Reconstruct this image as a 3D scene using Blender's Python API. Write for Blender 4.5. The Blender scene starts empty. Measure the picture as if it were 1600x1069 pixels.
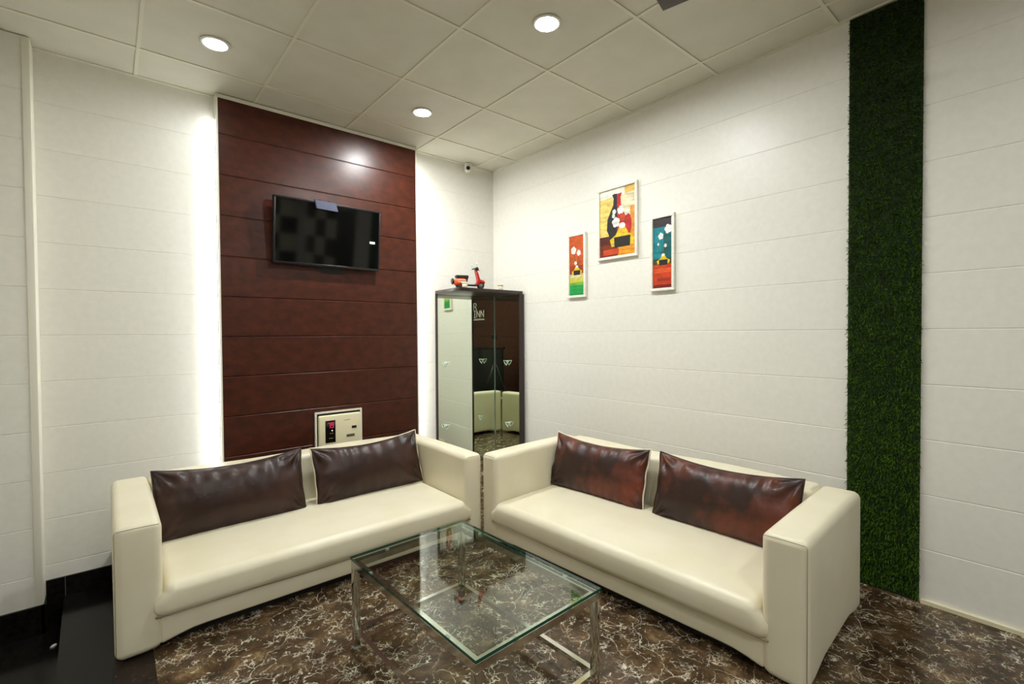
import bpy, bmesh, math, random
import numpy as np
from mathutils import Vector, Matrix

random.seed(4); rng = np.random.default_rng(4)
SC = bpy.context.scene; COL = SC.collection
PI = math.pi

# ------------------------------------------------------------------ camera, world, exposure
cam_data = bpy.data.cameras.new('camera'); cam = bpy.data.objects.new('camera', cam_data); COL.objects.link(cam)
CY, CP, CR = 0.701187, -0.018670, -0.006956
CAMPOS = Vector((-2.7510, -3.5163, 1.2139))
fw = Vector((math.sin(CY)*math.cos(CP), math.cos(CY)*math.cos(CP), math.sin(CP)))
r0 = Vector((math.cos(CY), -math.sin(CY), 0)); u0 = r0.cross(fw)
rr = math.cos(CR)*r0 + math.sin(CR)*u0; uu = -math.sin(CR)*r0 + math.cos(CR)*u0
cam.matrix_world = Matrix(((rr.x, uu.x, -fw.x, CAMPOS.x), (rr.y, uu.y, -fw.y, CAMPOS.y), (rr.z, uu.z, -fw.z, CAMPOS.z), (0, 0, 0, 1)))
cam_data.sensor_fit = 'HORIZONTAL'; cam_data.sensor_width = 36.0
cam_data.lens = 745.05/1600*36.0
cam_data.clip_start = 0.02
SC.camera = cam
w = bpy.data.worlds.new('world'); SC.world = w; w.use_nodes = True
w.node_tree.nodes['Background'].inputs[0].default_value = (0.9, 0.95, 1.0, 1)
w.node_tree.nodes['Background'].inputs[1].default_value = 0.02
vs = SC.view_settings
vs.view_transform = 'Standard'; vs.look = 'None'; vs.gamma = 1.0; vs.use_curve_mapping = False
vs.exposure = 0.08
LAMP = 920.0          # radiance of a ceiling downlight
STRIP = 26.0          # radiance of an LED strip
H = 2.7085            # ceiling height
LOW = -0.30           # lower floor at the entrance
STEP = -0.185

# ------------------------------------------------------------------ materials
def srgb(r, g, b):
    f = lambda c: (c/255/12.92 if c/255 <= 0.04045 else ((c/255+0.055)/1.055)**2.4)
    return (f(r), f(g), f(b), 1)
class M:
    """small wrapper round a node material"""
    def __init__(s, name, col=(.8, .8, .8, 1), rough=.5, metal=0, spec=.5, coat=0, coat_rough=.1):
        s.m = bpy.data.materials.new(name); s.m.use_nodes = True
        s.nt = s.m.node_tree; s.b = s.nt.nodes['Principled BSDF']
        s.b.inputs['Base Color'].default_value = col; s.b.inputs['Roughness'].default_value = rough
        s.b.inputs['Metallic'].default_value = metal; s.b.inputs['Specular IOR Level'].default_value = spec
        s.b.inputs['Coat Weight'].default_value = coat; s.b.inputs['Coat Roughness'].default_value = coat_rough
    def n(s, t, **kw):
        x = s.nt.nodes.new(t)
        for k, v in kw.items():
            if k in x.inputs: x.inputs[k].default_value = v
            else: setattr(x, k, v)
        return x
    def l(s, a, b): s.nt.links.new(a, b)
    def coords(s, scale=(1, 1, 1)):
        tc = s.n('ShaderNodeTexCoord'); mp = s.n('ShaderNodeMapping'); mp.inputs['Scale'].default_value = scale
        s.l(tc.outputs['Object'], mp.inputs['Vector']); return mp.outputs['Vector']
    def noise(s, vec, scale, detail=4, rough=.55, dist=0):
        x = s.n('ShaderNodeTexNoise'); x.inputs['Scale'].default_value = scale; x.inputs['Detail'].default_value = detail
        x.inputs['Roughness'].default_value = rough; x.inputs['Distortion'].default_value = dist
        s.l(vec, x.inputs['Vector']); return x
    def ramp(s, fac, stops):
        x = s.n('ShaderNodeValToRGB'); e = x.color_ramp.elements
        while len(e) < len(stops): e.new(.5)
        for k, (p, c) in enumerate(stops): e[k].position = p; e[k].color = c
        s.l(fac, x.inputs['Fac']); return x.outputs['Color']
    def bump(s, height, strength, dist=.01):
        x = s.n('ShaderNodeBump'); x.inputs['Strength'].default_value = strength; x.inputs['Distance'].default_value = dist
        s.l(height, x.inputs['Height']); s.l(x.outputs['Normal'], s.b.inputs['Normal']); return x
    def mottle(s, a, b, scale, lo=.35, hi=.65, detail=4, stretch=(1, 1, 1), bump=0, bscale=None, bdist=.002):
        v = s.coords(stretch); nz = s.noise(v, scale, detail)
        s.l(s.ramp(nz.outputs['Fac'], [(lo, a), (hi, b)]), s.b.inputs['Base Color'])
        if bump:
            nb = s.noise(v, bscale or scale*6, 3); s.bump(nb.outputs['Fac'], bump, bdist)
        return s

white_panel = M('white_pvc_panel', rough=.38, spec=.45).mottle(srgb(230, 227, 217), srgb(234, 231, 221), 30, bump=.10, bscale=110, bdist=.001).m
brown_panel = M('brown_laminate', rough=.33, spec=.32).mottle(srgb(56, 25, 15), srgb(76, 34, 20), 13, detail=6, stretch=(1, 1, 1.5), bump=.05, bscale=60).m
cream_trim = M('cream_trim', srgb(232, 228, 212), .4).m
ceil_tile = M('ceiling_tile', rough=.55, spec=.25).mottle(srgb(212, 208, 192), srgb(217, 213, 198), 6).m
grid_bar = M('ceiling_grid_paint', srgb(222, 218, 198), .45).m
granite = M('black_granite', rough=.16, spec=.16).mottle(srgb(14, 12, 11), srgb(28, 24, 21), 40).m
border = M('brown_granite_border', rough=.16, spec=.16).mottle(srgb(26, 19, 15), srgb(46, 35, 28), 35).m
grout = M('grout', srgb(70, 62, 52), .8).m
cream_base = M('cream_skirting', srgb(222, 212, 180), .4).m

def make_marble():
    s = M('brown_marble', rough=.20, spec=.32)
    v = s.coords()
    warp = s.noise(v, 7.0, 4, .6); sub = s.n('ShaderNodeVectorMath', operation='SUBTRACT'); sub.inputs[1].default_value = (.5, .5, .5)
    s.l(warp.outputs['Color'], sub.inputs[0])
    sc = s.n('ShaderNodeVectorMath', operation='SCALE'); sc.inputs['Scale'].default_value = .13; s.l(sub.outputs[0], sc.inputs[0])
    add = s.n('ShaderNodeVectorMath', operation='ADD'); s.l(v, add.inputs[0]); s.l(sc.outputs[0], add.inputs[1])
    base = s.noise(add.outputs[0], 10, 8, .68)
    col = s.ramp(base.outputs['Fac'], [(.32, srgb(40, 29, 19)), (.48, srgb(70, 53, 35)), (.60, srgb(98, 77, 52)), (.72, srgb(150, 126, 90))])
    veins = None
    for k, (scale, wd, ms, lo, hi) in enumerate(((6, .012, 5, .49, .59), (13, .024, 8, .50, .60), (28, .045, 11, .515, .62), (56, .09, 13, .54, .66))):
        vo = s.n('ShaderNodeTexVoronoi', feature='DISTANCE_TO_EDGE'); vo.inputs['Scale'].default_value = scale
        s.l(add.outputs[0], vo.inputs['Vector'])
        line = s.ramp(vo.outputs['Distance'], [(0, (1, 1, 1, 1)), (wd, (0, 0, 0, 1))])
        nm = s.noise(v, ms, 4, .6, 1.0); mk = s.ramp(nm.outputs['Fac'], [(lo, (0, 0, 0, 1)), (hi, (1, 1, 1, 1))])
        mul = s.n('ShaderNodeMath', operation='MULTIPLY'); s.l(line, mul.inputs[0]); s.l(mk, mul.inputs[1])
        if veins is None: veins = mul.outputs[0]
        else:
            mx = s.n('ShaderNodeMath', operation='MAXIMUM'); s.l(veins, mx.inputs[0]); s.l(mul.outputs[0], mx.inputs[1]); veins = mx.outputs[0]
    fl = s.noise(add.outputs[0], 30, 3); fk = s.ramp(fl.outputs['Fac'], [(.66, (0, 0, 0, 1)), (.72, (.8, .8, .8, 1))])
    mx = s.n('ShaderNodeMath', operation='MAXIMUM'); s.l(veins, mx.inputs[0]); s.l(fk, mx.inputs[1]); veins = mx.outputs[0]
    mix = s.n('ShaderNodeMix', data_type='RGBA'); s.l(veins, mix.inputs[0]); s.l(col, mix.inputs[6]); mix.inputs[7].default_value = srgb(226, 216, 192)
    s.l(mix.outputs[2], s.b.inputs['Base Color']); return s.m
marble = make_marble()

cream_leather = M('cream_leather', rough=.38, spec=.45).mottle(srgb(228, 219, 191), srgb(233, 225, 200), 5, bump=.10, bscale=160, bdist=.0015).m
cream_seam = M('cream_seam', srgb(165, 152, 118), .5).m
dark_base = M('dark_sofa_base', srgb(18, 15, 12), .7).m
brown_leather = M('dark_brown_leather', rough=.40, spec=.40).mottle(srgb(40, 22, 17), srgb(60, 36, 29), 7, bump=.25, bscale=60, bdist=.003).m
red_leather = M('reddish_brown_leather', rough=.40, spec=.40).mottle(srgb(46, 26, 20), srgb(112, 52, 32), 5, lo=.44, hi=.72, bump=.25, bscale=60, bdist=.003).m
piping_mat = M('cream_piping', srgb(226, 214, 186), .5).m
chrome = M('brushed_chrome', (.66, .63, .56, 1), .12, metal=1).m
rubber = M('clear_rubber_pad', srgb(150, 160, 150), .4).m
mirror = M('mirror_silver', (.80, .86, .74, 1), .0, metal=1).m
dark_wood = M('dark_laminate', rough=.30).mottle(srgb(40, 28, 25), srgb(54, 38, 34), 20, stretch=(1, 1, .2)).m
mirror_edge = M('mirror_edge', srgb(110, 122, 112), .2).m
clear_plastic = M('clear_plastic', srgb(225, 235, 222), .15).m
black_plastic = M('black_plastic', srgb(16, 16, 16), .32).m
black_gloss = M('black_screen', srgb(6, 6, 6), .06, spec=.5).m
sticker_white = M('white_sticker', srgb(240, 238, 230), .5).m
blue_grey = M('blue_grey_plastic', srgb(112, 116, 140), .35).m
white_plastic = M('white_plastic', srgb(225, 222, 212), .35).m
cream_plastic = M('cream_plastic', srgb(238, 229, 192), .4).m
grey_plate = M('grey_plate', srgb(120, 116, 104), .5).m
gold = M('gold_rim', (.55, .42, .18, 1), .3, metal=1).m
paper = M('white_paper', srgb(225, 224, 218), .8).m
fan_brown = M('fan_blade_brown', srgb(46, 38, 32), .4).m
check_light = M('grey_tile', srgb(215, 208, 180), .3).m
check_dark = M('dark_tile', srgb(8, 9, 8), .3).m
sign_white = M('sign_lettering', srgb(240, 236, 226), .4).m
def emis(name, col, st):
    s = M(name); s.b.inputs['Base Color'].default_value = (0, 0, 0, 1)
    s.b.inputs['Emission Color'].default_value = col; s.b.inputs['Emission Strength'].default_value = st; return s.m
lamp_glow = emis('downlight_glow', (.97, 1.0, .99, 1), LAMP); far_fill = emis('far_fill_glow', (.97, 1.0, .99, 1), LAMP*.70); entry_fill = emis('entry_fill_glow', (.97, 1.0, .97, 1), LAMP*.34); weak_glow = emis('weak_downlight_glow', (.97, 1.0, .97, 1), LAMP*.17)  # far and entry glows are for added fill lamps; weak serves both sorts
strip_glow = emis('led_strip_glow', (.97, 1.0, 1.0, 1), STRIP)
red_led = emis('red_led', (1.0, .02, .10, 1), .9)
white_led = emis('white_led', (.9, .95, 1, 1), 1.5)
yellow_led = emis('yellow_led', (.7, .6, .15, 1), .22)
def make_glass():
    s = M('table_glass'); nt = s.nt
    tr = s.n('ShaderNodeBsdfTransparent'); tr.inputs[0].default_value = (.90, .95, .92, 1)
    gl = s.n('ShaderNodeBsdfGlossy'); gl.inputs['Roughness'].default_value = 0.0; gl.inputs[0].default_value = (1, 1, 1, 1)
    lw = s.n('ShaderNodeLayerWeight'); lw.inputs['Blend'].default_value = .5
    pw = s.n('ShaderNodeMath', operation='POWER'); s.l(lw.outputs['Facing'], pw.inputs[0]); pw.inputs[1].default_value = 5
    ma = s.n('ShaderNodeMath', operation='MULTIPLY_ADD'); s.l(pw.outputs[0], ma.inputs[0]); ma.inputs[1].default_value = .955; ma.inputs[2].default_value = .045
    mx = s.n('ShaderNodeMixShader'); s.l(ma.outputs[0], mx.inputs[0]); s.l(tr.outputs[0], mx.inputs[1]); s.l(gl.outputs[0], mx.inputs[2])
    s.l(mx.outputs[0], nt.nodes['Material Output'].inputs['Surface']); return s.m
glass = make_glass()
glass_edge = M('glass_edge_green', srgb(28, 74, 62), .08).m
def make_grass():
    s = M('artificial_grass', rough=.6, spec=.2)
    v = s.coords(); nz = s.noise(v, 26, 4)
    s.l(s.ramp(nz.outputs['Fac'], [(.3, srgb(42, 66, 3)), (.55, srgb(62, 96, 5)), (.75, srgb(84, 122, 12))]), s.b.inputs['Base Color']); return s.m
grass_mat = make_grass()
grass_back = M('grass_backing', srgb(22, 38, 8), .9).m

# ------------------------------------------------------------------ mesh builder
class MB:
    def __init__(s): s.v = []; s.f = []; s.mi = []; s.sm = []
    def add(s, vs, fs, mi=0, smooth=False):
        o = len(s.v); s.v += [tuple(map(float, p)) for p in vs]
        for f in fs: s.f.append(tuple(i+o for i in f)); s.mi.append(mi); s.sm.append(smooth)
        return s
    def box(s, a, b, mi=0):
        x0, y0, z0 = a; x1, y1, z1 = b
        return s.add([(x0, y0, z0), (x1, y0, z0), (x1, y1, z0), (x0, y1, z0), (x0, y0, z1), (x1, y0, z1), (x1, y1, z1), (x0, y1, z1)],
                     [(0, 3, 2, 1), (4, 5, 6, 7), (0, 1, 5, 4), (1, 2, 6, 5), (2, 3, 7, 6), (3, 0, 4, 7)], mi)
    def rbox(s, a, b, r=.01, k=3, m=1, mi=0, fn=None):
        """box with rounded edges; m = cells across the flat middle; fn(array) deforms it"""
        a = np.array(a, float); b = np.array(b, float); c = (a+b)/2; h = abs(b-a)/2; r = min(r, h.min()*.999)
        g = []
        for ax in range(3):
            inn = h[ax]-r
            cs = [-h[ax]+r*(1-math.cos(PI/2*t/k))*0 + r*(t/k) for t in range(k)]
            mid = list(np.linspace(-inn, inn, (m if isinstance(m, int) else m[ax])+1))
            g.append(np.array(cs+mid+[-q for q in reversed(cs)]))
        V = []; F = []
        for ax in range(3):
            i, j = (ax+1) % 3, (ax+2) % 3
            for sg in (-1, 1):
                P = np.zeros((len(g[i]), len(g[j]), 3)); P[..., ax] = sg*h[ax]; P[..., i] = g[i][:, None]; P[..., j] = g[j][None, :]
                o = len(V); V += list(P.reshape(-1, 3)); n = len(g[j])
                for p in range(len(g[i])-1):
                    for q in range(n-1):
                        f = (o+p*n+q, o+(p+1)*n+q, o+(p+1)*n+q+1, o+p*n+q+1); F.append(f if sg > 0 else f[::-1])
        V = np.array(V); inn = np.clip(V, -(h-r), h-r); d = V-inner if False else V-inn
        L = np.linalg.norm(d, axis=1, keepdims=True); L[L == 0] = 1
        V = inn + d/L*r + c
        if fn is not None: V = fn(V)
        return s.add(V, F, mi, True)
    def quad(s, pts, mi=0): return s.add(pts, [tuple(range(len(pts)))], mi)
    def tube(s, path, r, seg=8, mi=0, closed=False, caps=True):
        P = [Vector(p) for p in path]; n = len(P); V = []; F = []; prev = None
        for k in range(n):
            t = (P[(k+1) % n]-P[k-1]) if closed else (P[min(k+1, n-1)]-P[max(k-1, 0)])
            t.normalize()
            if prev is None:
                a = Vector((0, 0, 1)) if abs(t.z) < .9 else Vector((1, 0, 0)); nx = t.cross(a).normalized()
            else: nx = (prev-t*prev.dot(t)).normalized()
            prev = nx; ny = t.cross(nx)
            rad = r[k] if hasattr(r, '__len__') else r
            for q in range(seg):
                an = 2*PI*q/seg; V.append(P[k]+nx*math.cos(an)*rad+ny*math.sin(an)*rad)
        for k in range(n if closed else n-1):
            for q in range(seg):
                a = k*seg+q; b = k*seg+(q+1) % seg; c = ((k+1) % n)*seg+(q+1) % seg; d = ((k+1) % n)*seg+q
                F.append((a, b, c, d))
        if caps and not closed: F += [tuple(range(seg))[::-1], tuple((n-1)*seg+q for q in range(seg))]
        return s.add(V, F, mi, True)
    def lathe(s, prof, seg=24, c=(0, 0, 0), axis='z', mi=0):
        V = []; F = []; n = len(prof)
        for (r, z) in prof:
            for q in range(seg):
                an = 2*PI*q/seg; p = (r*math.cos(an), r*math.sin(an), z)
                if axis == 'x': p = (p[2], p[0], p[1])
                if axis == 'y': p = (p[1], p[2], p[0])
                V.append((p[0]+c[0], p[1]+c[1], p[2]+c[2]))
        for k in range(n-1):
            for q in range(seg): F.append((k*seg+q, k*seg+(q+1) % seg, (k+1)*seg+(q+1) % seg, (k+1)*seg+q))
        if prof[0][0] > 1e-6: F.append(tuple(range(seg))[::-1])
        if prof[-1][0] > 1e-6: F.append(tuple((n-1)*seg+q for q in range(seg)))
        return s.add(V, F, mi, True)
    def prism(s, poly, d0, d1, plane='xz', mi=0, smooth=False):
        def P(a, b, d): return {'xz': (a, d, b), 'yz': (d, a, b), 'xy': (a, b, d)}[plane]
        n = len(poly); V = [P(a, b, d0) for a, b in poly]+[P(a, b, d1) for a, b in poly]
        F = [tuple(range(n)), tuple(range(2*n-1, n-1, -1))]+[(k, (k+1) % n, n+(k+1) % n, n+k) for k in range(n)]
        return s.add(V, F, mi, smooth)
    def build(s, name, mats, parent=None, merge=True, fix=True):
        me = bpy.data.meshes.new(name); me.from_pydata(s.v, [], s.f)
        for m in (mats if isinstance(mats, (list, tuple)) else [mats]): me.materials.append(m)
        me.polygons.foreach_set('material_index', s.mi); me.polygons.foreach_set('use_smooth', s.sm)
        if merge or fix:
            bm = bmesh.new(); bm.from_mesh(me)
            if merge: bmesh.ops.remove_doubles(bm, verts=bm.verts, dist=1e-5)
            if fix: bmesh.ops.recalc_face_normals(bm, faces=bm.faces)
            bm.to_mesh(me); bm.free()
        me.update()
        o = bpy.data.objects.new(name, me); COL.objects.link(o)
        if parent is not None: o.parent = parent
        return o
def tag(o, label=None, cat=None, group=None, kind=None):
    if label: o['label'] = label
    if cat: o['category'] = cat
    if group: o['group'] = group
    if kind: o['kind'] = kind
    return o
def thing(name, label, cat, loc=(0, 0, 0), rz=0, group=None):
    o = bpy.data.objects.new(name, None); COL.objects.link(o); o.location = loc; o.rotation_euler = (0, 0, rz)
    o.empty_display_size = .1
    return tag(o, label, cat, group)
def struct(o, label=None, cat=None): return tag(o, label, cat, kind='structure')

# ------------------------------------------------------------------ setting
XL, YF = -3.60, -5.90       # left wall and front wall (behind the camera)
SEAM = [2.441-.2445*k for k in range(11)]
def panel_profile(z0, z1, seams, g=.0035, d=.004):
    pts = [(z0, 0)]
    for z in sorted(seams):
        if z0+g < z < z1-g: pts += [(z-g, 0), (z-.0012, d), (z+.0012, d), (z+g, 0)]
    pts.append((z1, 0)); return pts
def panel_wall(name, axis, a0, a1, base, out, z0, z1, seams, mat, thick=.1, g=.0032, d=.0019):
    """horizontal boards with grooves; out = +1/-1 direction of the room side from base"""
    pr = panel_profile(z0, z1, seams, g, d); b = MB(); n = len(pr)
    def P(a, z, dep): return (a, base-out*dep, z) if axis == 'x' else (base-out*dep, a, z)
    V = [P(a0, z, q) for z, q in pr]+[P(a1, z, q) for z, q in pr]
    V += [P(a0, z0, thick), P(a0, z1, thick), P(a1, z0, thick), P(a1, z1, thick)]
    F = [(k, k+1, n+k+1, n+k) for k in range(n-1)]
    F += [(2*n, 2*n+1, 2*n+3, 2*n+2), (0, n, 2*n+2, 2*n), (n-1, 2*n+1, 2*n+3, 2*n-1),
          tuple(range(n))+(2*n+1, 2*n), tuple(range(2*n-1, n-1, -1))+(2*n+2, 2*n+3)]
    b.add(V, F); return struct(b.build(name, mat, merge=False))
panel_wall('wall_back', 'x', -3.10, 0.1, 0.0, -1, LOW, H, SEAM, white_panel)
panel_wall('wall_right', 'y', YF, 0.0, 0.0, -1, 0.0, H, SEAM, white_panel)
panel_wall('wall_pilaster', 'x', XL-.1, -3.036, -.12, -1, LOW, H, SEAM, white_panel, thick=.12)
panel_wall('wall_left', 'y', -3.55, -.12, XL, 1, LOW, H, SEAM, white_panel)
panel_wall('wall_reception', 'y', YF, -3.55, XL, 1, 0, H, SEAM, brown_panel)
panel_wall('wall_front', 'x', XL-.1, .1, YF, 1, 0, H, SEAM, white_panel)
# brown feature panel, standing 8 cm proud of the white wall
BX0, BX1, BY = -2.222, -.846, -.08
BS = [2.464-.2523*k for k in range(10)]
panel_wall('wall_accent', 'x', BX0+.006, BX1-.006, BY, -1, 0.0, 2.684, BS, brown_panel, thick=.075, g=.0055, d=.0042)
struct(MB().box((BX0-.004, BY-.004, 0), (BX0+.006, -.002, 2.705)).build('trim_1', cream_trim))
struct(MB().box((BX1-.006, BY-.004, 0), (BX1+.004, -.002, 2.705)).build('trim_2', cream_trim))
struct(MB().box((BX0+.006, BY-.004, 2.684), (BX1-.006, -.002, 2.706)).build('trim_3', cream_trim))
# pilaster corner trim and the thin line where white wall meets it
struct(MB().rbox((-3.062, -.126, -.156), (-3.030, -.001, H-.001), .004, 2).build('trim_4', cream_trim))
# white panelling stops above a black granite skirting at the entrance
b = MB()
b.box((-3.03, -.012, LOW), (-2.955, 0.0, -.082)).box((-2.955, -.012, STEP), (-2.762, 0.0, -.082))
b.box((XL, -.134, LOW), (-3.026, -.12, -.156)).box((-3.040, -.134, LOW), (-3.022, -.001, -.156))
b.box((-2.957, -.0135, STEP), (-2.953, -.011, -.082), 1)
struct(b.build('baseboard_left', [granite, grout]))
struct(MB().box((-.014, YF, 0), (0, -3.078, .017)).box((-.010, -2.80, 0), (0, -1.2, .012)).build('baseboard_right', cream_base))
# floor: marble, its dark border, two steps down to a black granite entrance
EX = -2.756
b = MB()
def quadz(x0, y0, x1, y1, z, mi): b.add([(x0, y0, z), (x1, y0, z), (x1, y1, z), (x0, y1, z)], [(0, 1, 2, 3)], mi)
quadz(-2.642, YF, 0, 0, 0, 0); quadz(EX, YF, -2.642, 0, 0, 1); quadz(XL, YF, EX, -2.4, 0, 1)
b.quad([(EX, -2.4, 0), (EX, 0, 0), (EX, 0, STEP), (EX, -2.4, STEP)], 2)
b.quad([(-2.962, 0, STEP), (-2.905, -2.4, STEP), (EX, -2.4, STEP), (EX, 0, STEP)], 2)
b.quad([(-2.962, 0, STEP), (-2.962, 0, LOW), (-2.905, -2.4, LOW), (-2.905, -2.4, STEP)], 2)
b.quad([(XL, 0, LOW), (XL, -2.4, LOW), (-2.905, -2.4, LOW), (-2.962, 0, LOW)], 2)
b.quad([(XL, -2.4, 0), (EX, -2.4, 0), (EX, -2.4, LOW), (XL, -2.4, LOW)], 2)
b.box((XL-.1, YF-.1, LOW-.1), (.1, .1, LOW-.05), 2)
struct(b.build('floor', [marble, border, granite], fix=False))
# ceiling: tiles above a lay-in grid
T, A0, B0 = .6, .2106, .3502
struct(MB().box((XL-.1, YF-.1, H+.004), (.1, .1, H+.06)).build('ceiling', ceil_tile))
b = MB()
xs = [-A0-T*i for i in range(6)]; ys = [-B0-T*j for j in range(10)]
for x in xs: b.box((x-.008, YF, H-.001), (x+.008, 0, H+.005))
for y in ys: b.box((XL, y-.008, H-.0015), (0, y+.008, H+.0045))
b.box((XL, -.02, H-.003), (0, 0, H+.004)).box((-.02, YF, H-.003), (0, 0, H+.004))
struct(b.build('trim_5', grid_bar))
# far end of the room (seen only in the reflections): chequered tiles and a dark opening
b = MB()
for i in range(6):
    for j in range(9):
        b.box((-1.95+.3*i, YF, .01+.3*j-(.005 if j == 8 else 0)), (-1.655+.3*i, YF+.012, .30+.3*j-(.03 if j == 8 else 0)), (i+j) % 2)
for i in range(3):
    for j in range(9):
        b.box((-.012, -5.86+.5*i, .03+.3*j-(.02 if j == 8 else 0)), (-.0005, -5.365+.5*i, .32+.3*j-(.05 if j == 8 else 0)), (i+j) % 2)
struct(b.build('trim_6', [check_light, check_dark]))
struct(MB().box((-.02, -4.34, .02), (-.0005, -3.64, 2.3)).build('door_1', check_dark))

# ------------------------------------------------------------------ lights
def downlight(x, y, label, glow=None):
    t = thing('ceiling_light', label, 'ceiling light', (x, y, H+.004), group='round downlights in the ceiling')
    MB().lathe([(.052, -.001), (.066, -.001), (.070, -.004), (.066, -.008), (.054, -.009), (.052, -.006), (.052, -.001)], 36).build('trim_ring', white_plastic, t)
    MB().lathe([(0, -.0055), (.052, -.0055), (.052, -.0025), (0, -.0025)], 36).build('diffuser', glow or lamp_glow, t)
downlight(-2.31, -.65, 'round lit downlight in the ceiling above the white wall left of the brown panel', weak_glow)
downlight(-1.11, -1.85, 'largest round lit downlight, nearest the fan blade at the top of the picture')
downlight(-1.11, -.65, 'smallest round lit downlight, in the ceiling by the right end of the brown panel')
downlight(-2.31, -4.25, 'added fill downlight behind the camera, out of frame')  # unseen lamp added as fill from behind the camera
downlight(-2.91, -3.05, 'added fill downlight over the entrance steps, out of frame', entry_fill)  # extra unseen lamp, added to brighten the right sofa's front
downlight(-.51, -4.25, 'added fill downlight far along the right wall, out of frame', weak_glow)  # weak unseen lamp, added for fill along this wall
downlight(-1.11, -5.45, 'added fill downlight before the chequered wall, out of frame', far_fill)  # another added lamp, never seen, lifting the ambient light
def led_strip(x, sg, label):
    t = thing('led_strip', label, 'light strip', (x, -.035, .30), group='LED strips beside the brown panel')
    MB().box((0, -.012, 0), (sg*.004, .012, 2.26)).build('backing', white_plastic, t)
    MB().box((sg*.004, -.009, .005), (sg*.008, .009, 2.255)).build('diode_tape', strip_glow, t)
led_strip(BX0-.0045, -1, 'bright LED strip tucked beside the left edge of the brown panel')
led_strip(BX1+.0045, 1, 'bright LED strip tucked beside the right edge of the brown panel, by the mirror cabinet')

# ------------------------------------------------------------------ artificial grass
GY0, GY1 = -3.076, -2.794
gp = thing('artificial_grass_panel', 'tall dark green artificial grass strip fixed up the white wall', 'grass panel', (0, (GY0+GY1)/2, 0))
hw = (GY1-GY0)/2
MB().box((-.006, -hw+.004, .002), (0, hw-.004, H-.004)).build('backing', grass_back, gp)
N = 26000
y = rng.uniform(-hw+.002, hw-.002, N); z = rng.uniform(.012, H-.012, N)
ln = rng.uniform(.010, .019, N); dy = rng.normal(0, .005, N); dz = rng.normal(-.006, .005, N)
wid = rng.uniform(.0011, .0019, N); ang = rng.uniform(0, PI, N)
root = np.stack([np.full(N, -.006), y, z], 1); tip = root+np.stack([-ln, dy, dz], 1)
tip[:, 2] = np.clip(tip[:, 2], .004, H-.006)
side = np.stack([np.zeros(N), np.cos(ang), np.sin(ang)], 1)*wid[:, None]
mid = root*.45+tip*.55; mid[:, 0] -= .003
V = np.concatenate([root-side, root+side, mid+side*.8, mid-side*.8, tip]).tolist()
F = [(i, N+i, 2*N+i, 3*N+i) for i in range(N)]+[(3*N+i, 2*N+i, 4*N+i) for i in range(N)]
g = MB(); g.v = V; g.f = F; g.mi = [0]*len(F); g.sm = [False]*len(F)
tag(g.build('blades', grass_mat, gp, merge=False, fix=False), kind='stuff')

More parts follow.
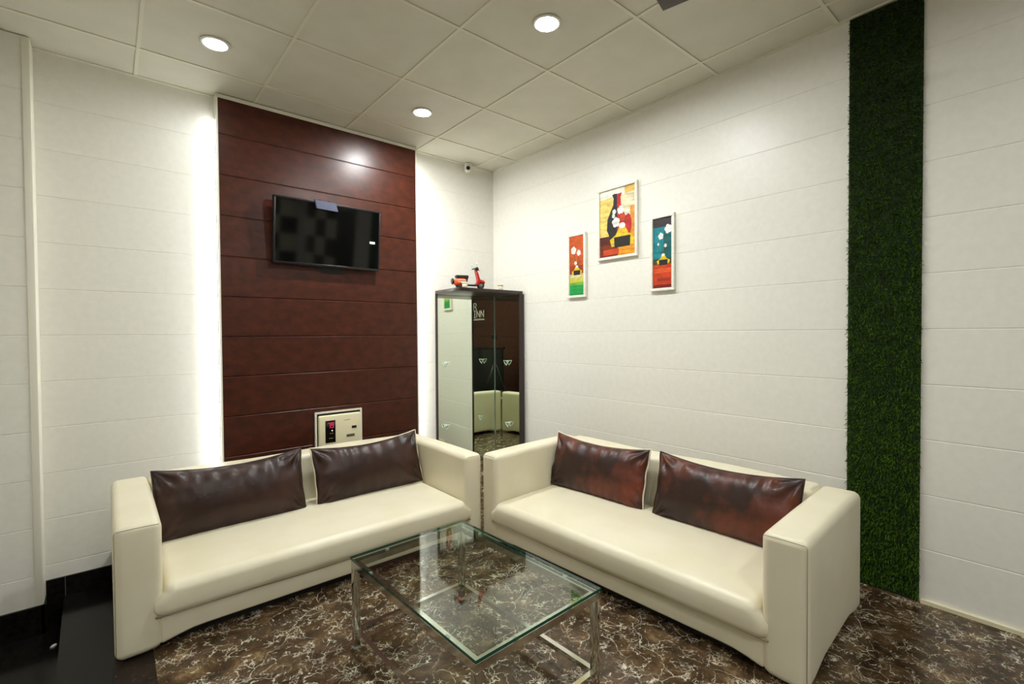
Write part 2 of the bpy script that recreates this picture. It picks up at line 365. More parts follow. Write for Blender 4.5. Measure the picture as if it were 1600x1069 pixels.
# ------------------------------------------------------------------ sofas
def sofa(loc, rz, W, D, Ht, aw0, aw1, label, group):
    """local x along the sofa from its left arm, y from front to back"""
    t = thing('sofa', label, 'sofa', loc, rz, group)
    ARCH = .034
    def arch(V):
        V = V.copy(); low = np.clip((.17-V[:, 2])/.17, 0, 1)
        fx = np.clip(np.minimum(V[:, 0]-.075, W-.075-V[:, 0])/.20, 0, 1); fx = fx*fx*(3-2*fx)
        V[:, 2] += ARCH*fx*low; return V
    def arch_side(V):
        V = V.copy(); low = np.clip((.17-V[:, 2])/.17, 0, 1)
        fy = np.clip(np.minimum(V[:, 1]-.06, D-.06-V[:, 1])/.16, 0, 1); fy = fy*fy*(3-2*fy)
        V[:, 2] += .03*fy*low
        V[:, 2] += .004*np.sin(np.clip(V[:, 1]/D, 0, 1)*PI)*(V[:, 2] > Ht*.8); return arch(V)
    # arms
    for x0, x1, inner in ((0, aw0, 1), (W-aw1, W, -1)):
        a = MB().rbox((x0, 0, .002), (x1, D, Ht), .030, 5, (3, 12, 8), fn=arch_side).build('armrest', cream_leather, t)
        s = MB(); e = .006
        s.tube([(x0+e+.004, -.0005, Ht-.010), ((x0+x1)/2, -.0012, Ht-.0085), (x1-e-.004, -.0005, Ht-.010)], .0013, 6)
        xo = x0+.004 if inner == 1 else x1-.004
        s.tube([(xo, .002, .03), (xo, .002, Ht-.02), (xo+inner*.004, 0, Ht-.010)], .0013, 6)
        s.build('seam', cream_seam, a)
    # backrest
    MB().rbox((aw0-.004, D-.16, .05), (W-aw1+.004, D-.002, Ht+.010), .028, 4, (16, 2, 6),
              fn=lambda V: V+np.stack([0*V[:, 0], 0*V[:, 0], .004*np.sin(V[:, 0]*7)*(V[:, 2] > Ht*.8)], 1)).build('backrest', cream_leather, t)
    # front rail with its arched lower edge
    r_ = MB().rbox((aw0-.012, .004, .012), (W-aw1+.012, D-.10, .150), .012, 3, (30, 2, 3), fn=arch).build('base_rail', cream_leather, t)
    MB().box((aw0+.03, .05, .004), (W-aw1-.03, D-.04, .055)).build('underside', dark_base, r_)
    # seat cushion: crowned top, rolled front that spreads a little over the arm fronts
    def seat(V):
        V = V.copy(); u = (V[:, 0]-W/2)/(W/2-aw0); top = V[:, 2] > .2
        d = V[:, 1]
        V[:, 2] += np.where(top, .012*np.clip(1-u**4, 0, 1)*np.sin(np.clip((d+.02)/.66, 0, 1)*PI*.9+.25), 0)
        front = d < .03; k = np.clip((.225-V[:, 2])/.04, 0, 1); k = k*k*(3-2*k)
        V[:, 0] += np.where(front, np.sign(u)*.036*np.clip(abs(u)-.8, 0, .2)*5*k, 0)
        V[:, 1] += np.where(d < .06, -.006*np.sin(np.clip((V[:, 2]-.12)/.13, 0, 1)*PI), 0)
        V[:, 2] += np.where(V[:, 2] < .135, .004*np.sin(V[:, 0]*6.0), 0)
        return V
    st = MB().rbox((aw0+.002, -.022, .124), (W-aw1-.002, D-.155, .252), .038, 6, (40, 8, 2), fn=seat).build('seat_cushion', cream_leather, t)
    s = MB(); s.tube([(aw0-.028+(W-aw0-aw1+.056)*k/24, -.004, .131+.004*math.sin((aw0+(W-aw0-aw1)*k/24)*6)) for k in range(25)], .004, 6)
    s.build('seam', cream_seam, st)
    return t
sofa((-2.756, -1.252, 0), .005, 1.688, .80, .502, .148, .122,
     'cream leather sofa along the brown panel, with two dark brown cushions', 'cream leather sofas')
TH = .049; WR = 1.700
RO = Vector((-1.004, -2.954, 0))+Vector((-math.sin(TH), math.cos(TH), 0))*WR
sofa(RO, TH-PI/2, WR, .756, .511, .130, .150,
     'cream leather sofa along the right wall, with two reddish brown cushions', 'cream leather sofas')

# ------------------------------------------------------------------ cushions
def cushion(org, rz, a, roll, w_, h_, t_, mat, seed, label, pip, b0=.47, b1=.553, z0=.262, top=.555):
    R_ = np.random.default_rng(seed)
    nu, nv = 84, 44
    uu_ = np.sin(np.linspace(-PI/2, PI/2, nu)); vv_ = np.sin(np.linspace(-PI/2, PI/2, nv))
    U, Vv = np.meshgrid(uu_, vv_, indexing='ij')
    def outline(U, V_):
        x = w_/2*U*(1-.030*(1-V_**2)*abs(U)); y_ = h_/2*V_*(1-np.where(V_ > 0, .20, .05)*(1-U**2)*abs(V_))
        return x, y_+.010*np.sin(U*2.3+seed)*(1-abs(V_))
    X, Y = outline(U, Vv)
    th = t_/2*np.clip((1-U**4)*(1-Vv**2), 0, 1)**.62
    wr = np.zeros_like(X)
    for cx in (-1, 1):
        for cy in (-1, 1):
            dx, dy_ = (X-cx*w_/2), (Y-cy*h_/2); d = np.hypot(dx, dy_); an = np.arctan2(dy_*-cy, dx*-cx)
            wr += .010*np.exp(-((d-.075)/.055)**2)*np.sin(an*R_.uniform(9, 12)+R_.uniform(0, 6))
    for e in (-1, 1):
        ph = R_.uniform(0, 6); wr += .0042*np.exp(-((1-e*Vv)/.45))*np.sin(U*R_.uniform(26, 34)+1.5*np.sin(U*4+ph)+ph)*np.clip(1-abs(U)**6, 0, 1)*(1.5 if e > 0 else .7)
        wr += .0055*np.exp(-((1-e*U)/.22))*np.sin(Vv*R_.uniform(9, 13)+ph*2)
    for k in range(3):
        q = R_.uniform(-.7, .7, 2); an = R_.uniform(.6, 1.3); s_ = (U-q[0])*3*math.cos(an)+(Vv-q[1])*math.sin(an)
        wr += .006*np.exp(-(s_/.20)**2)*np.exp(-((U-q[0])**2*6+(Vv-q[1])**2*2))
    fade = np.clip(th/(t_/2)*3, 0, 1)
    Zf = th+wr*fade; Zb = -th*.75-wr[::-1]*.5*fade
    V = np.concatenate([np.stack([X, Y, Zf], -1).reshape(-1, 3), np.stack([X, Y, Zb], -1).reshape(-1, 3)])
    F = []; n = nu*nv
    for i in range(nu-1):
        for j in range(nv-1):
            q = (i*nv+j, (i+1)*nv+j, (i+1)*nv+j+1, i*nv+j+1); F.append(q); F.append(tuple(n+k for k in q[::-1]))
    m = MB(); m.add(V, F, 0, True)
    t = thing('cushion', label, 'cushion', group='leather sofa cushions')
    m.build('cover', mat, t)
    # piping along the seam, a little behind the front edge
    per = [(u, -1) for u in np.linspace(-1, 1, 40)]+[(1, v) for v in np.linspace(-1, 1, 20)[1:]]+[(u, 1) for u in np.linspace(1, -1, 40)[1:]]+[(-1, v) for v in np.linspace(1, -1, 20)[1:-1]]
    pp = []
    for u, v in per:
        x, y_ = outline(np.array(u), np.array(v)); pp.append((float(x)*1.004, float(y_)*1.004, -.003+.003*math.sin(u*14+seed)+.003*math.sin(v*9)))
    MB().tube(pp, .0042, 6, closed=True).build('piping', pip, t)
    up = Vector((0, b1-b0, top-z0)).normalized(); ex = Vector((1, 0, 0)); ro = Matrix.Rotation(roll, 4, 'X')
    nrm = ex.cross(up)
    loc = Vector((a, (b0+b1)/2, (z0+top)/2))
    basis = Matrix(((ex.x, up.x, nrm.x, loc.x), (ex.y, up.y, nrm.y, loc.y), (ex.z, up.z, nrm.z, loc.z), (0, 0, 0, 1)))
    world = Matrix.Translation(Vector(org)) @ Matrix.Rotation(rz, 4, 'Z') @ basis @ Matrix.Rotation(roll, 4, 'Z')
    t.matrix_world = world
    return t
dark_pip = M('dark_piping', srgb(44, 28, 24), .4).m
LO = (-2.756, -1.252, 0)
cushion(LO, .005, .486, 0.0, .675, .335, .135, brown_leather, 3, 'long dark brown leather cushion against the left arm of the sofa by the brown panel', dark_pip)
cushion(LO, .005, 1.215, .022, .675, .335, .135, brown_leather, 8, 'dark brown leather cushion with cream piping in front of the stabilizer', piping_mat)
cushion(RO, TH-PI/2, .452, 0.0, .675, .335, .135, red_leather, 13, 'reddish brown leather cushion with cream piping nearest the room corner', piping_mat)
cushion(RO, TH-PI/2, 1.190, 0.0, .685, .335, .135, red_leather, 21, 'long reddish brown leather cushion against the arm near the grass strip', dark_pip)

# ------------------------------------------------------------------ coffee table
TW, TD, TH_ = .530, .794, .355
tb = thing('coffee_table', 'rectangular glass coffee table on a thin chrome frame, between the two sofas', 'coffee table', (-2.032, -2.508, 0), .03)
s_ = .024
b = MB()
b.add([(0, 0, TH_), (TW, 0, TH_), (TW, TD, TH_), (0, TD, TH_), (0, 0, TH_-.010), (TW, 0, TH_-.010), (TW, TD, TH_-.010), (0, TD, TH_-.010)],
      [(0, 1, 2, 3), (7, 6, 5, 4)], 0)
b.add([(0, 0, TH_), (TW, 0, TH_), (TW, TD, TH_), (0, TD, TH_), (0, 0, TH_-.010), (TW, 0, TH_-.010), (TW, TD, TH_-.010), (0, TD, TH_-.010)],
      [(0, 4, 5, 1), (1, 5, 6, 2), (2, 6, 7, 3), (3, 7, 4, 0)], 1)
b.build('glass_top', [glass, glass_edge], tb, merge=False, fix=False)
zf = TH_-.014
def frame_rect(z0, z1, i, wd):
    m = MB()
    m.box((i, i, z0), (TW-i, i+wd, z1)).box((i, TD-i-wd, z0), (TW-i, TD-i, z1)).box((i, i+wd, z0), (i+wd, TD-i-wd, z1)).box((TW-i-wd, i+wd, z0), (TW-i, TD-i-wd, z1))
    return m
frame_rect(zf-s_, zf, .003, s_).build('top_frame', chrome, tb)
frame_rect(.058, .058+.018, .006, .018).build('lower_frame', chrome, tb)
for x in (.003, TW-.003-s_):
    for y_ in (.003, TD-.003-s_):
        lg = MB().rbox((x, y_, .012), (x+s_, y_+s_, zf-s_), .0015, 1).build('leg', chrome, tb)
        MB().lathe([(0, 0), (.013, 0), (.013, .006), (.006, .008), (.006, .013), (0, .013)], 16, (x+s_/2, y_+s_/2, 0)).build('foot', rubber, lg)
for x, y_ in ((.012, .15), (.012, TD-.15), (TW-.012, .15), (TW-.012, TD-.15), (.15, .012), (TW-.15, .012), (.15, TD-.012), (TW-.15, TD-.012)):
    MB().lathe([(0, zf), (.008, zf), (.008, zf+.0038), (0, zf+.0038)], 14, (x, y_, 0)).build('suction_pad', rubber, tb)

# ------------------------------------------------------------------ mirrored corner cabinet
PHI = math.radians(3.2); VX, VY = -.035, -.050; CA, CB = .604, .386; CZ = 1.545     # the unit stands a little askew in the corner
ct = thing('mirror_cabinet', 'dark corner cabinet lined with two tall mirrors, behind where the sofas meet', 'cabinet', (VX, VY, .002), -PHI)
ct.rotation_euler = (-math.radians(.28), math.radians(.28), -PHI)     # and leans back by a hair
MB().rbox((-CA-.003, -CB-.003, CZ), (.026, .012, CZ+.026), .002, 1).build('top_board', dark_wood, ct)
MB().box((-CA, .0015, .0), (.024, .011, CZ)).build('back_board', dark_wood, ct)
MB().box((-CA-.004, -.010, .0), (-CA+.010, .011, CZ)).build('side_frame', dark_wood, ct)
MB().box((.0015, -CB+.012, .0), (.022, .001, CZ)).build('back_board', dark_wood, ct)
MB().box((-.008, -CB, .0), (.040, -CB+.012, CZ)).build('side_frame', dark_wood, ct)
MB().box((-CA+.010, -.001, .02), (-.001, .001, CZ)).build('mirror_panel', mirror, ct)
MB().box((-.001, -CB+.012, .02), (.001, -.001, CZ)).build('mirror_panel', mirror, ct)
MB().box((-.005, -.005, .02), (-.0012, -.0012, CZ)).build('corner_strip', mirror_edge, ct)
def bracket(x, y_, z_, face):
    m = MB(); pts = [(-.026, .018), (.026, .018), (.018, -.004), (0, -.024), (-.018, -.004)]
    path = [((x+p, y_-.014-.25*(q+.024), z_+q) if face == 'A' else (x-.014-.25*(q+.024), y_+p, z_+q)) for p, q in pts]
    m.tube(path, .0036, 8, closed=True)
    if face == 'A': m.box((x-.006, y_-.016, z_+.010), (x+.006, y_, z_+.020))
    else: m.box((x-.016, y_-.006, z_+.010), (x, y_+.006, z_+.020))
    m.build('shelf_bracket', clear_plastic, ct)
for x, z_ in ((-.515, .947), (-.520, .407)): bracket(x, -.001, z_, 'A')
for y_, z_ in ((-.200, .949), (-.220, .402)): bracket(-.001, y_, z_, 'B')

# ornaments on the cabinet
ZT = CZ+.0315
sc_red = M('scooter_red', srgb(178, 26, 22), .22).m; sc_orange = M('scooter_orange', srgb(232, 96, 52), .25).m
sc_black = M('scooter_black', srgb(22, 22, 22), .4).m; sc_grey = M('scooter_grey', srgb(120, 118, 112), .35).m
sc_cream = M('scooter_cream', srgb(226, 216, 196), .3).m
st = thing('scooter_model', 'small red model scooter with black seat parked on the mirror cabinet', 'model scooter', (-.640, -.292, ZT), -.25); st.scale = (1.06,)*3
def wheel(x, rad, parent):
    o = MB().lathe([(rad*.55, -.010), (rad*.85, -.013), (rad, -.008), (rad, .008), (rad*.85, .013), (rad*.55, .010), (rad*.55, -.010)], 28, (x, 0, rad), 'y').build('wheel', sc_black, parent)
    MB().lathe([(0, -.012), (rad*.2, -.013), (rad*.55, -.010), (rad*.55, .010), (rad*.2, .013), (0, .012)], 24, (x, 0, rad), 'y').build('hub_cap', sc_grey, o)
wheel(.045, .026, st); wheel(.222, .029, st)
cowl = MB().rbox((.004, -.032, .022), (.104, .032, .078), .026, 5, 3, fn=lambda V: np.stack([V[:, 0], V[:, 1]*(1-.25*np.clip((.03-V[:, 0])/.05, 0, 1)), V[:, 2]-.10*np.clip(.05-V[:, 0], 0, 1)], 1)).build('rear_cowl', sc_orange, st)
m = MB()
for z_ in (.044, .058): m.rbox((.030, -.0345, z_), (.092, -.031, z_+.006), .0015, 1)
m.build('stripe', sc_cream, cowl)
MB().rbox((.018, -.022, .078), (.118, .022, .100), .008, 3, 2, fn=lambda V: np.stack([V[:, 0], V[:, 1], V[:, 2]+.05*np.clip(V[:, 0]-.09, 0, 1)], 1)).build('seat', sc_black, st)
MB().prism([(.088, .030), (.100, .030), (.118, .092), (.095, .092)], -.020, .020).build('seat_post', sc_black, st)
MB().rbox((.080, -.026, .022), (.190, .026, .032), .004, 2).build('floorboard', sc_black, st)
MB().prism([(.172, .026), (.190, .024), (.215, .062), (.196, .120), (.186, .142), (.178, .140), (.186, .112), (.196, .062)], -.021, .021).build('leg_shield', sc_red, st)
MB().rbox((.188, -.017, .044), (.258, .017, .074), .015, 4, 2, fn=lambda V: np.stack([V[:, 0], V[:, 1]*(1-4*np.clip(V[:, 0]-.23, 0, 1)), V[:, 2]-.25*np.clip(V[:, 0]-.225, 0, 1)], 1)).build('front_fender', sc_red, st)
hb = MB().tube([(.176, -.055, .158), (.180, -.03, .160), (.186, 0, .156), (.180, .03, .160), (.176, .055, .158)], .005, 8).build('handlebar', sc_black, st)
MB().rbox((.172, -.018, .140), (.204, .018, .166), .010, 3).build('headset', sc_black, hb)
MB().lathe([(0, 0), (.012, 0), (.014, .004), (.012, .008), (0, .009)], 18, (.203, 0, .153), 'x').build('headlight', sc_cream, st)
for sg in (-1, 1):
    m = MB(); m.tube([(.178, sg*.04, .160), (.172, sg*.050, .180)], .0012, 6); m.lathe([(0, -.002), (.010, -.002), (.010, .002), (0, .002)], 16, (.172, sg*.050, .188), 'x')
    m.build('mirror', clear_plastic, hb)
MB().lathe([(.010, -.006), (.022, -.006), (.024, 0), (.022, .006), (.010, .006)], 22, (-.006, 0, .052), 'x').build('spare_wheel', sc_black, st)
def pot(x, y_, label, rim):
    t = thing('tealight_holder', label, 'tealight holder', (x, y_, ZT), group='small pots on the cabinet')
    MB().lathe([(0, 0), (.018, 0), (.021, .006), (.021, .034), (.018, .034), (.018, .010), (0, .010)], 24).build('cup', sc_cream, t)
    MB().lathe([(.0212, .032), (.025, .034), (.025, .041), (.020, .041), (.0185, .034), (.0212, .032)], 24).build('rim', rim, t)
pot(-.598, -.394, 'small beige pot in front of the scooter on the cabinet', cream_plastic)
pot(-.235, -.390, 'small cream pot with gold rim at the right end of the cabinet top', gold)

# ------------------------------------------------------------------ television and receiver
tv = thing('television', 'wall-mounted black flat television on the brown panel', 'television', (-1.561, -.135, 1.903)); tv.rotation_euler = (math.radians(6), 0, 0)
W2, H2 = .3665, .2185
m = MB(); e = .012
m.box((-W2, -.012, -H2), (W2, .022, H2))
m.rbox((-W2, -.020, H2-e), (W2, -.011, H2), .002, 1).rbox((-W2, -.020, -H2), (W2, -.011, -H2+e+.004), .002, 1)
m.rbox((-W2, -.020, -H2+e), (-W2+e, -.011, H2-e), .002, 1).rbox((W2-e, -.020, -H2+e), (W2, -.011, H2-e), .002, 1)
m.build('bezel', black_plastic, tv)
MB().box((-W2+e, -.0145, -H2+e+.004), (W2-e, -.0118, H2-e)).build('screen', black_gloss, tv)
MB().box((.288, -.0152, -.022), (.328, -.0140, -.006)).build('sticker', sticker_white, tv)
MB().box((-.20, .022, -.15), (.20, .040, .15)).box((-.10, .030, -.245), (.06, .045, -.15)).box((-.04, .022, -.26), (.10, .036, -.20)).build('wall_bracket', black_plastic, tv)
rx = thing('receiver_box', 'small blue-grey receiver box over the top edge of the television', 'receiver box', (-1.602, -.192, 2.098))
rx.rotation_euler = (math.radians(16), math.radians(1), 0)
MB().prism([(-.078, .024), (.060, .024), (.082, -.030), (-.060, -.030)], -.016, .010).build('case', blue_grey, rx)
for x in (-.045, .015): MB().box((x-.006, -.010, .024), (x+.006, .004, .029)).build('foot_pad', black_plastic, rx)

# ------------------------------------------------------------------ voltage stabilizer
vx = thing('voltage_stabilizer', 'cream voltage stabilizer with red digits, framed low in the brown panel', 'voltage stabilizer', (-1.496, BY, .435))
m = MB(); hw_, hh = .169, .232; e = .012
m.box((-hw_, -.016, -.02), (-hw_+e, -.0005, hh)).box((hw_-e, -.016, -.02), (hw_, -.0005, hh)).box((-hw_+e, -.016, hh-e), (hw_-e, -.0005, hh))
m.build('frame', cream_trim, vx)
MB().box((-hw_+e, -.004, -.02), (hw_-e, -.0006, hh-e)).build('recess', black_plastic, vx)
bd = MB().rbox((-hw_+.020, -.030, -.02), (hw_-.014, -.004, hh-.026), .012, 3, 2).build('body', cream_plastic, vx)
dp = MB().box((-.104, -.033, .012), (-.034, -.0298, .168)).build('display', black_gloss, bd)
def seg(m, ch, x, z, w_, h_):
    on = {'7': 'abc', '9': 'abcdfg'}[ch]; t_ = w_*.24
    R_ = {'a': (x, z+h_-t_, x+w_, z+h_), 'g': (x, z+h_/2-t_/2, x+w_, z+h_/2+t_/2), 'd': (x, z, x+w_, z+t_),
          'b': (x+w_-t_, z+h_/2, x+w_, z+h_), 'c': (x+w_-t_, z, x+w_, z+h_/2), 'f': (x, z+h_/2, x+t_, z+h_)}
    for c in on: q = R_[c]; m.box((q[0], -.0342, q[1]), (q[2], -.0330, q[3]))
m = MB(); seg(m, '7', -.086, .115, .017, .038); seg(m, '9', -.064, .115, .017, .038); m.build('digits', red_led, dp)
MB().lathe([(0, -.0345), (.004, -.034), (.004, -.033), (0, -.033)], 12, (-.058, 0, .096), 'y').build('indicator', white_led, dp)
for q0, q1 in (((-.074, -.0338, .074), (-.066, -.0330, .080)), ((-.060, -.0338, .074), (-.052, -.0330, .080)), ((-.080, -.0338, .040), (-.050, -.0330, .044))): MB().box(q0, q1).build('indicator', yellow_led, dp)
MB().box((.030, -.0306, .158), (.075, -.0298, .161)).build('logo_line', grey_plate, bd)
MB().rbox((.085, -.034, .094), (.120, -.0298, .112), .002, 1).build('switch', black_plastic, bd)
m = MB(); m.box((.046, -.0312, .034), (.106, -.0298, .054)); pl = m.build('rating_plate', grey_plate, bd)
m = MB()
for k in range(6): m.box((.050+.009*k, -.0318, .038+.002*(k % 3)), (.056+.009*k, -.0311, .048+.001*(k % 2)))
m.build('plate_marks', black_plastic, pl)

# ------------------------------------------------------------------ security camera
sc = thing('security_camera', 'small white security camera under the ceiling near the room corner', 'security camera', (-.315, -.045, H-.004)); sc.rotation_euler = (0, 0, -.55)
MB().lathe([(0, -.012), (.030, -.012), (.032, -.004), (.030, 0), (0, 0)], 24).build('mount', white_plastic, sc)
MB().rbox((-.026, -.034, -.040), (.026, .030, -.010), .010, 3).build('bracket', white_plastic, sc)
cb = MB().lathe([(0, .030), (.022, .026), (.027, .010), (.027, -.036), (.024, -.042), (0, -.042)], 28, (0, -.004, -.050), 'y').build('body', white_plastic, sc)
MB().lathe([(0, -.0455), (.014, -.0455), (.0175, -.0425), (0, -.0415)], 24, (0, -.004, -.050), 'y').build('lens', black_gloss, cb)

# ------------------------------------------------------------------ pictures
_pc = {}
def paint(rgb):
    if rgb not in _pc: _pc[rgb] = M('paint_%d' % len(_pc), rough=.55, spec=.3).mottle(srgb(*[max(0, int(c*.86)) for c in rgb]), srgb(*[min(255, int(c*1.08)) for c in rgb]), 22, stretch=(1, .7, 2.2)).m
    return _pc[rgb]
def ell(cx, cy, rx_, ry, n=14, rot=0):
    return [(cx+rx_*math.cos(t)*math.cos(rot)-ry*math.sin(t)*math.sin(rot), cy+rx_*math.cos(t)*math.sin(rot)+ry*math.sin(t)*math.cos(rot)) for t in [2*PI*k/n for k in range(n)]]
def flower(cx, cy, r, asp, n=5, ph=0):
    out = []
    for k in range(n):
        a = 2*PI*k/n+ph; out.append(ell(cx+r*.5*math.cos(a), cy+r*.5*math.sin(a)*asp, r*.46, r*.46*asp, 10))
    return out
def stem(x0, y0, x1, y1, wd): return [(x0-wd, y0), (x0+wd, y0), (x1+wd*.6, y1), (x1-wd*.6, y1)]
def rect(x0, y0, x1, y1): return [(x0, y0), (x1, y0), (x1, y1), (x0, y1)]
def picture(y0, y1, z0, z1, polys, label):
    """y0 > y1: left and right edge as seen from the room"""
    t = thing('framed_painting', label, 'painting', (0, (y0+y1)/2, z0), group='framed flower paintings')
    W_, H_ = y0-y1, z1-z0; e = .019; a = W_/2
    m = MB()
    for q0, q1 in (((-.024, -a, 0), (-.001, a, e)), ((-.024, -a, H_-e), (-.001, a, H_)), ((-.024, -a, e), (-.001, -a+e, H_-e)), ((-.024, a-e, e), (-.001, a, H_-e))):
        m.rbox(q0, q1, .003, 2)
    m.build('frame', frame_white, t)
    cols = []; m = MB(); k = 0
    m.box((-.013, -a+e, e), (-.002, a-e, H_-e), 0); cols.append((200, 190, 160))
    for col, pts in polys:
        if col not in cols: cols.append(col)
        k += 1; x = -.0131-.00006*k
        m.quad([(x, (a-e)-(W_-2*e)*min(max(u, 0), 1), e+(H_-2*e)*min(max(v, 0), 1)) for u, v in pts], cols.index(col))
    m.build('canvas', [paint(c) for c in cols], t, merge=False, fix=False)
frame_white = M('white_frame_paint', rough=.45).mottle(srgb(226, 221, 205), srgb(240, 236, 224), 40).m
YEL, BLK, WHT, GRN, DRD = (226, 190, 40), (36, 34, 28), (240, 238, 228), (70, 80, 30), (70, 28, 16)
def small_vase(cx, cy, s, asp):
    return [(YEL, [(cx-.50*s, cy), (cx-.58*s, cy+.28*s*asp), (cx-.30*s, cy+.45*s*asp), (cx-.14*s, cy+.72*s*asp), (cx+.14*s, cy+.72*s*asp), (cx+.30*s, cy+.45*s*asp), (cx+.58*s, cy+.28*s*asp), (cx+.50*s, cy)]),
            (BLK, [(cx-.36*s, cy-.02), (cx-.38*s, cy+.36*s*asp), (cx+.38*s, cy+.36*s*asp), (cx+.36*s, cy-.02)]),
            (WHT, ell(cx, cy+.78*s*asp, .15*s, .12*s*asp))]
# left: orange over green
P = [((196, 84, 30), rect(0, .36, 1, 1)), ((150, 56, 20), rect(0, .36, 1, .50)), ((210, 200, 150), rect(0, .28, 1, .36)), ((200, 190, 70), rect(0, .22, 1, .29)), ((120, 170, 60), rect(0, .17, 1, .22)), ((30, 150, 70), rect(0, 0, 1, .17))]
for a_ in ((.45, .42, .30, .74), (.52, .42, .62, .70), (.48, .42, .72, .60), (.5, .42, .35, .60)): P.append((GRN, stem(*a_, .025)))
P += small_vase(.5, .36, .62, .26)
for fx, fy, fr in ((.28, .76, .20), (.64, .71, .15), (.42, .54, .10)):
    for q in flower(fx, fy, fr, .36, ph=fx*5): P.append((WHT, q))
picture(-.956, -1.140, 1.481, 1.972, P, 'narrow framed painting, white flowers on orange above green, leftmost of the three')
# middle: big vase in black and red
def vase(side):
    pr = [(.00, .20), (.16, .23), (.24, .32), (.27, .44), (.24, .56), (.15, .68), (.11, .76), (.10, .86), (.14, .92), (.0, .92)]
    return [(.50+side*r_, y_) for r_, y_ in pr]
P = [((238, 206, 110), rect(0, .30, .38, 1)), ((236, 222, 180), rect(.38, .30, 1, 1)), ((240, 236, 220), rect(0, .88, .7, 1)), ((226, 180, 90), rect(.72, .90, 1, 1)), ((220, 150, 60), rect(.86, .30, 1, .70)),
     ((120, 44, 20), rect(0, 0, .52, .31)), ((86, 30, 18), rect(0, .18, .5, .31)), ((226, 150, 34), rect(.52, 0, 1, .31)), ((196, 70, 26), rect(.1, .03, .55, .11)),
     ((50, 46, 44), [(.50-.27-.03, .40), (.22, .56), (.33, .70), (.42, .78), (.40, .93), (.50, .92), (.50, .22), (.34, .24)]), ((36, 34, 34), vase(-1)), ((190, 40, 32), vase(1)), ((190, 40, 32), ell(.80, .44, .10, .16))]
for a_ in ((.60, .40, .44, .58), (.62, .40, .60, .64), (.64, .40, .78, .60), (.6, .40, .36, .52)): P.append((GRN, stem(*a_, .010)))
P += small_vase(.64, .145, .60, .62)
for fx, fy, fr in ((.60, .67, .10), (.42, .66, .06), (.47, .50, .12), (.78, .62, .06), (.40, .60, .05)):
    for q in flower(fx, fy, fr, .68, ph=fx*9): P.append((WHT, q))
for q in flower(.66, .56, .09, .68): P.append(((206, 70, 34), q))
picture(-1.256, -1.598, 1.733, 2.243, P, 'largest framed painting, a black and red vase with white flowers, middle of the three')
# right: teal over orange
P = [((60, 52, 54), rect(0, .86, 1, 1)), ((22, 130, 140), rect(0, .34, 1, .87)), ((14, 92, 96), rect(.55, .34, 1, .80)), ((60, 74, 40), rect(0, .34, 1, .42)), ((196, 62, 24), rect(0, 0, 1, .34)), ((120, 34, 20), rect(0, 0, 1, .05)), ((150, 44, 20), rect(.2, .10, .9, .14)), ((214, 88, 40), rect(.05, .22, 1, .28))]
for a_ in ((.52, .46, .42, .72), (.56, .46, .75, .80), (.55, .46, .70, .60), (.5, .46, .26, .60)): P.append((GRN, stem(*a_, .02)))
P += small_vase(.54, .345, .60, .27)
for fx, fy, fr in ((.80, .83, .20), (.42, .74, .15), (.66, .60, .08), (.28, .63, .06)):
    for q in flower(fx, fy, fr, .36, ph=fx*7): P.append((WHT, q))
picture(-1.698, -1.874, 1.480, 1.970, P, 'narrow framed painting, white flowers on teal above orange, rightmost of the three')

# ------------------------------------------------------------------ ceiling fan (one blade tip shows)
fn = thing('ceiling_fan', 'dark brown ceiling fan blade tip at the top edge of the picture', 'ceiling fan', (-1.095, -3.166, 2.40))
MB().tube([(0, 0, .04), (0, 0, H-2.40-.03)], .012, 12).build('rod', fan_brown, fn)
MB().lathe([(0, H-2.40-.06), (.05, H-2.40-.05), (.06, H-2.40-.01), (0, H-2.40-.01)], 24).build('canopy', fan_brown, fn)
MB().lathe([(0, -.05), (.06, -.045), (.09, -.01), (.09, .03), (.05, .06), (0, .06)], 28).build('motor', fan_brown, fn)
for k in range(3):
    an = PI/2+.22+k*2*PI/3; bl = MB()
    bl.rbox((.10, -.062, -.004), (.645, .062, .004), .0035, 2, (6, 2, 1), fn=lambda V: np.stack([V[:, 0], V[:, 1]*(.75+.4*np.clip((V[:, 0]-.1)/.3, 0, .62)), V[:, 2]+.06*V[:, 1]], 1))
    ca, sa = math.cos(an), math.sin(an); bl.v = [(x*ca-y_*sa, x*sa+y_*ca, z_) for x, y_, z_ in bl.v]
    bl.build('blade', fan_brown, fn)

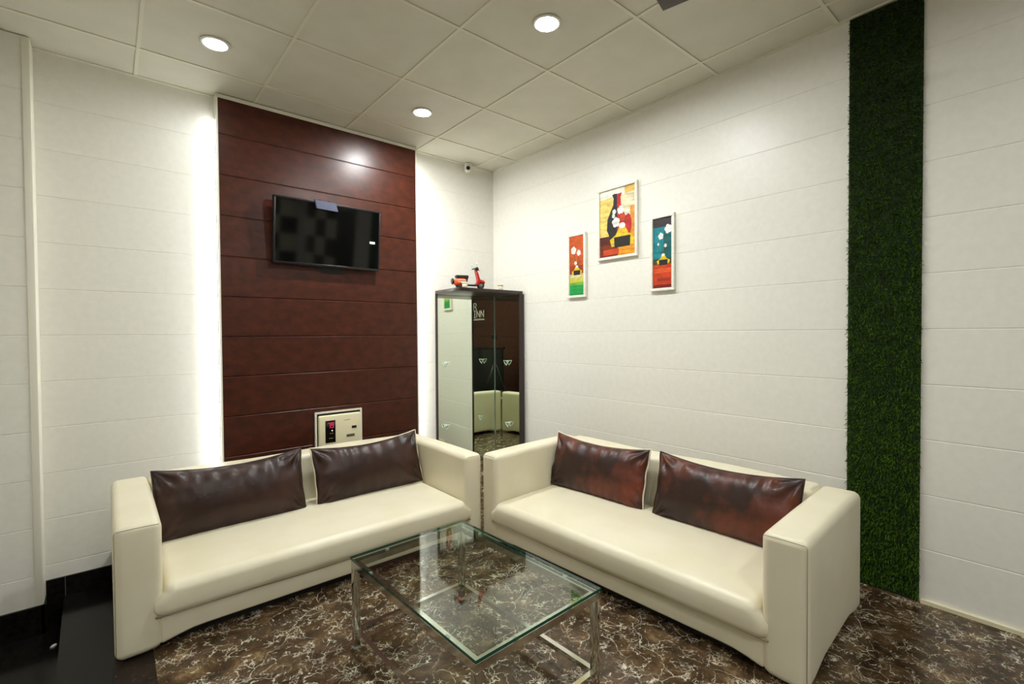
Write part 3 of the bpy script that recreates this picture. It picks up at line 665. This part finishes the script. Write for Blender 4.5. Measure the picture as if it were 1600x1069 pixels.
# ------------------------------------------------------------------ small and reflected things
b = MB(); b.prism([(-.012, -.010), (.004, -.012), (.012, .004), (.006, .014), (-.006, .006)], 0, .006, 'xy')
o = b.build('paper_scrap', paper); o.location = (-2.985, -.31, LOW+.0005)
tag(o, 'small white paper scrap on the black floor at the bottom left', 'paper scrap')
rd = thing('reception_desk', 'black reception desk behind the camera, seen only in the mirrors', 'desk', (-2.52, -4.30, 0))
MB().rbox((-.74, 0, .02), (.02, .42, .97), .006, 2).build('body', black_plastic, rd)
MB().rbox((-.76, -.02, .97), (.04, .44, 1.005), .004, 2).build('desk_top', black_gloss, rd)
tp = thing('camera_tripod', 'black camera on a tripod at the viewpoint, seen only in the mirrors', 'tripod', (CAMPOS.x-fw.x*.10, CAMPOS.y-fw.y*.10, 0))
zc = CAMPOS.z
MB().rbox((-.058, -.035, zc-.045), (.058, .035, zc+.045), .012, 3).build('camera_body', black_plastic, tp)
MB().tube([(0, 0, .55), (0, 0, zc-.045)], .020, 12).build('column', black_plastic, tp)
for k in range(3):
    an = 2*PI*k/3+CY; MB().tube([(0, 0, .75), (-.30*math.sin(an), -.30*math.cos(an), .012)], .012, 10).build('leg', black_plastic, tp)
# wall lettering on the reception wall, visible through the corner mirrors
sg = thing('wall_sign', 'white raised lettering on the brown wall, seen only in the mirrors', 'sign', (XL, -5.345, 1.59))
LET = {'I': [[(0, 0), (.5, 0)], [(0, 1), (.5, 1)], [(.25, 0), (.25, 1)]], 'N': [[(0, 0), (0, 1)], [(0, 1), (.7, 0)], [(.7, 0), (.7, 1)]],
       'R': [[(0, 0), (0, 1)], [(0, 1), (.45, 1), (.62, .88), (.62, .64), (.45, .52), (0, .52)], [(.35, .52), (.72, 0)]]}
def letter(ch, y0, z0, h_):
    m = MB()
    for st_ in LET[ch]:
        for (a0, b0), (a1, b1) in zip(st_[:-1], st_[1:]): m.tube([(.008, y0+a0*h_, z0+b0*h_), (.008, y0+a1*h_, z0+b1*h_)], h_*.065, 6)
    m.build('letter', sign_white, sg)
letter('R', .000, .228, .15); letter('I', 0, .062, .15); letter('N', .115, .062, .15); letter('N', .265, .062, .15)
MB().box((.002, -.06, 0), (.012, .40, .012)).box((.002, .0, .018), (.012, .37, .030)).build('underline', sign_white, sg)
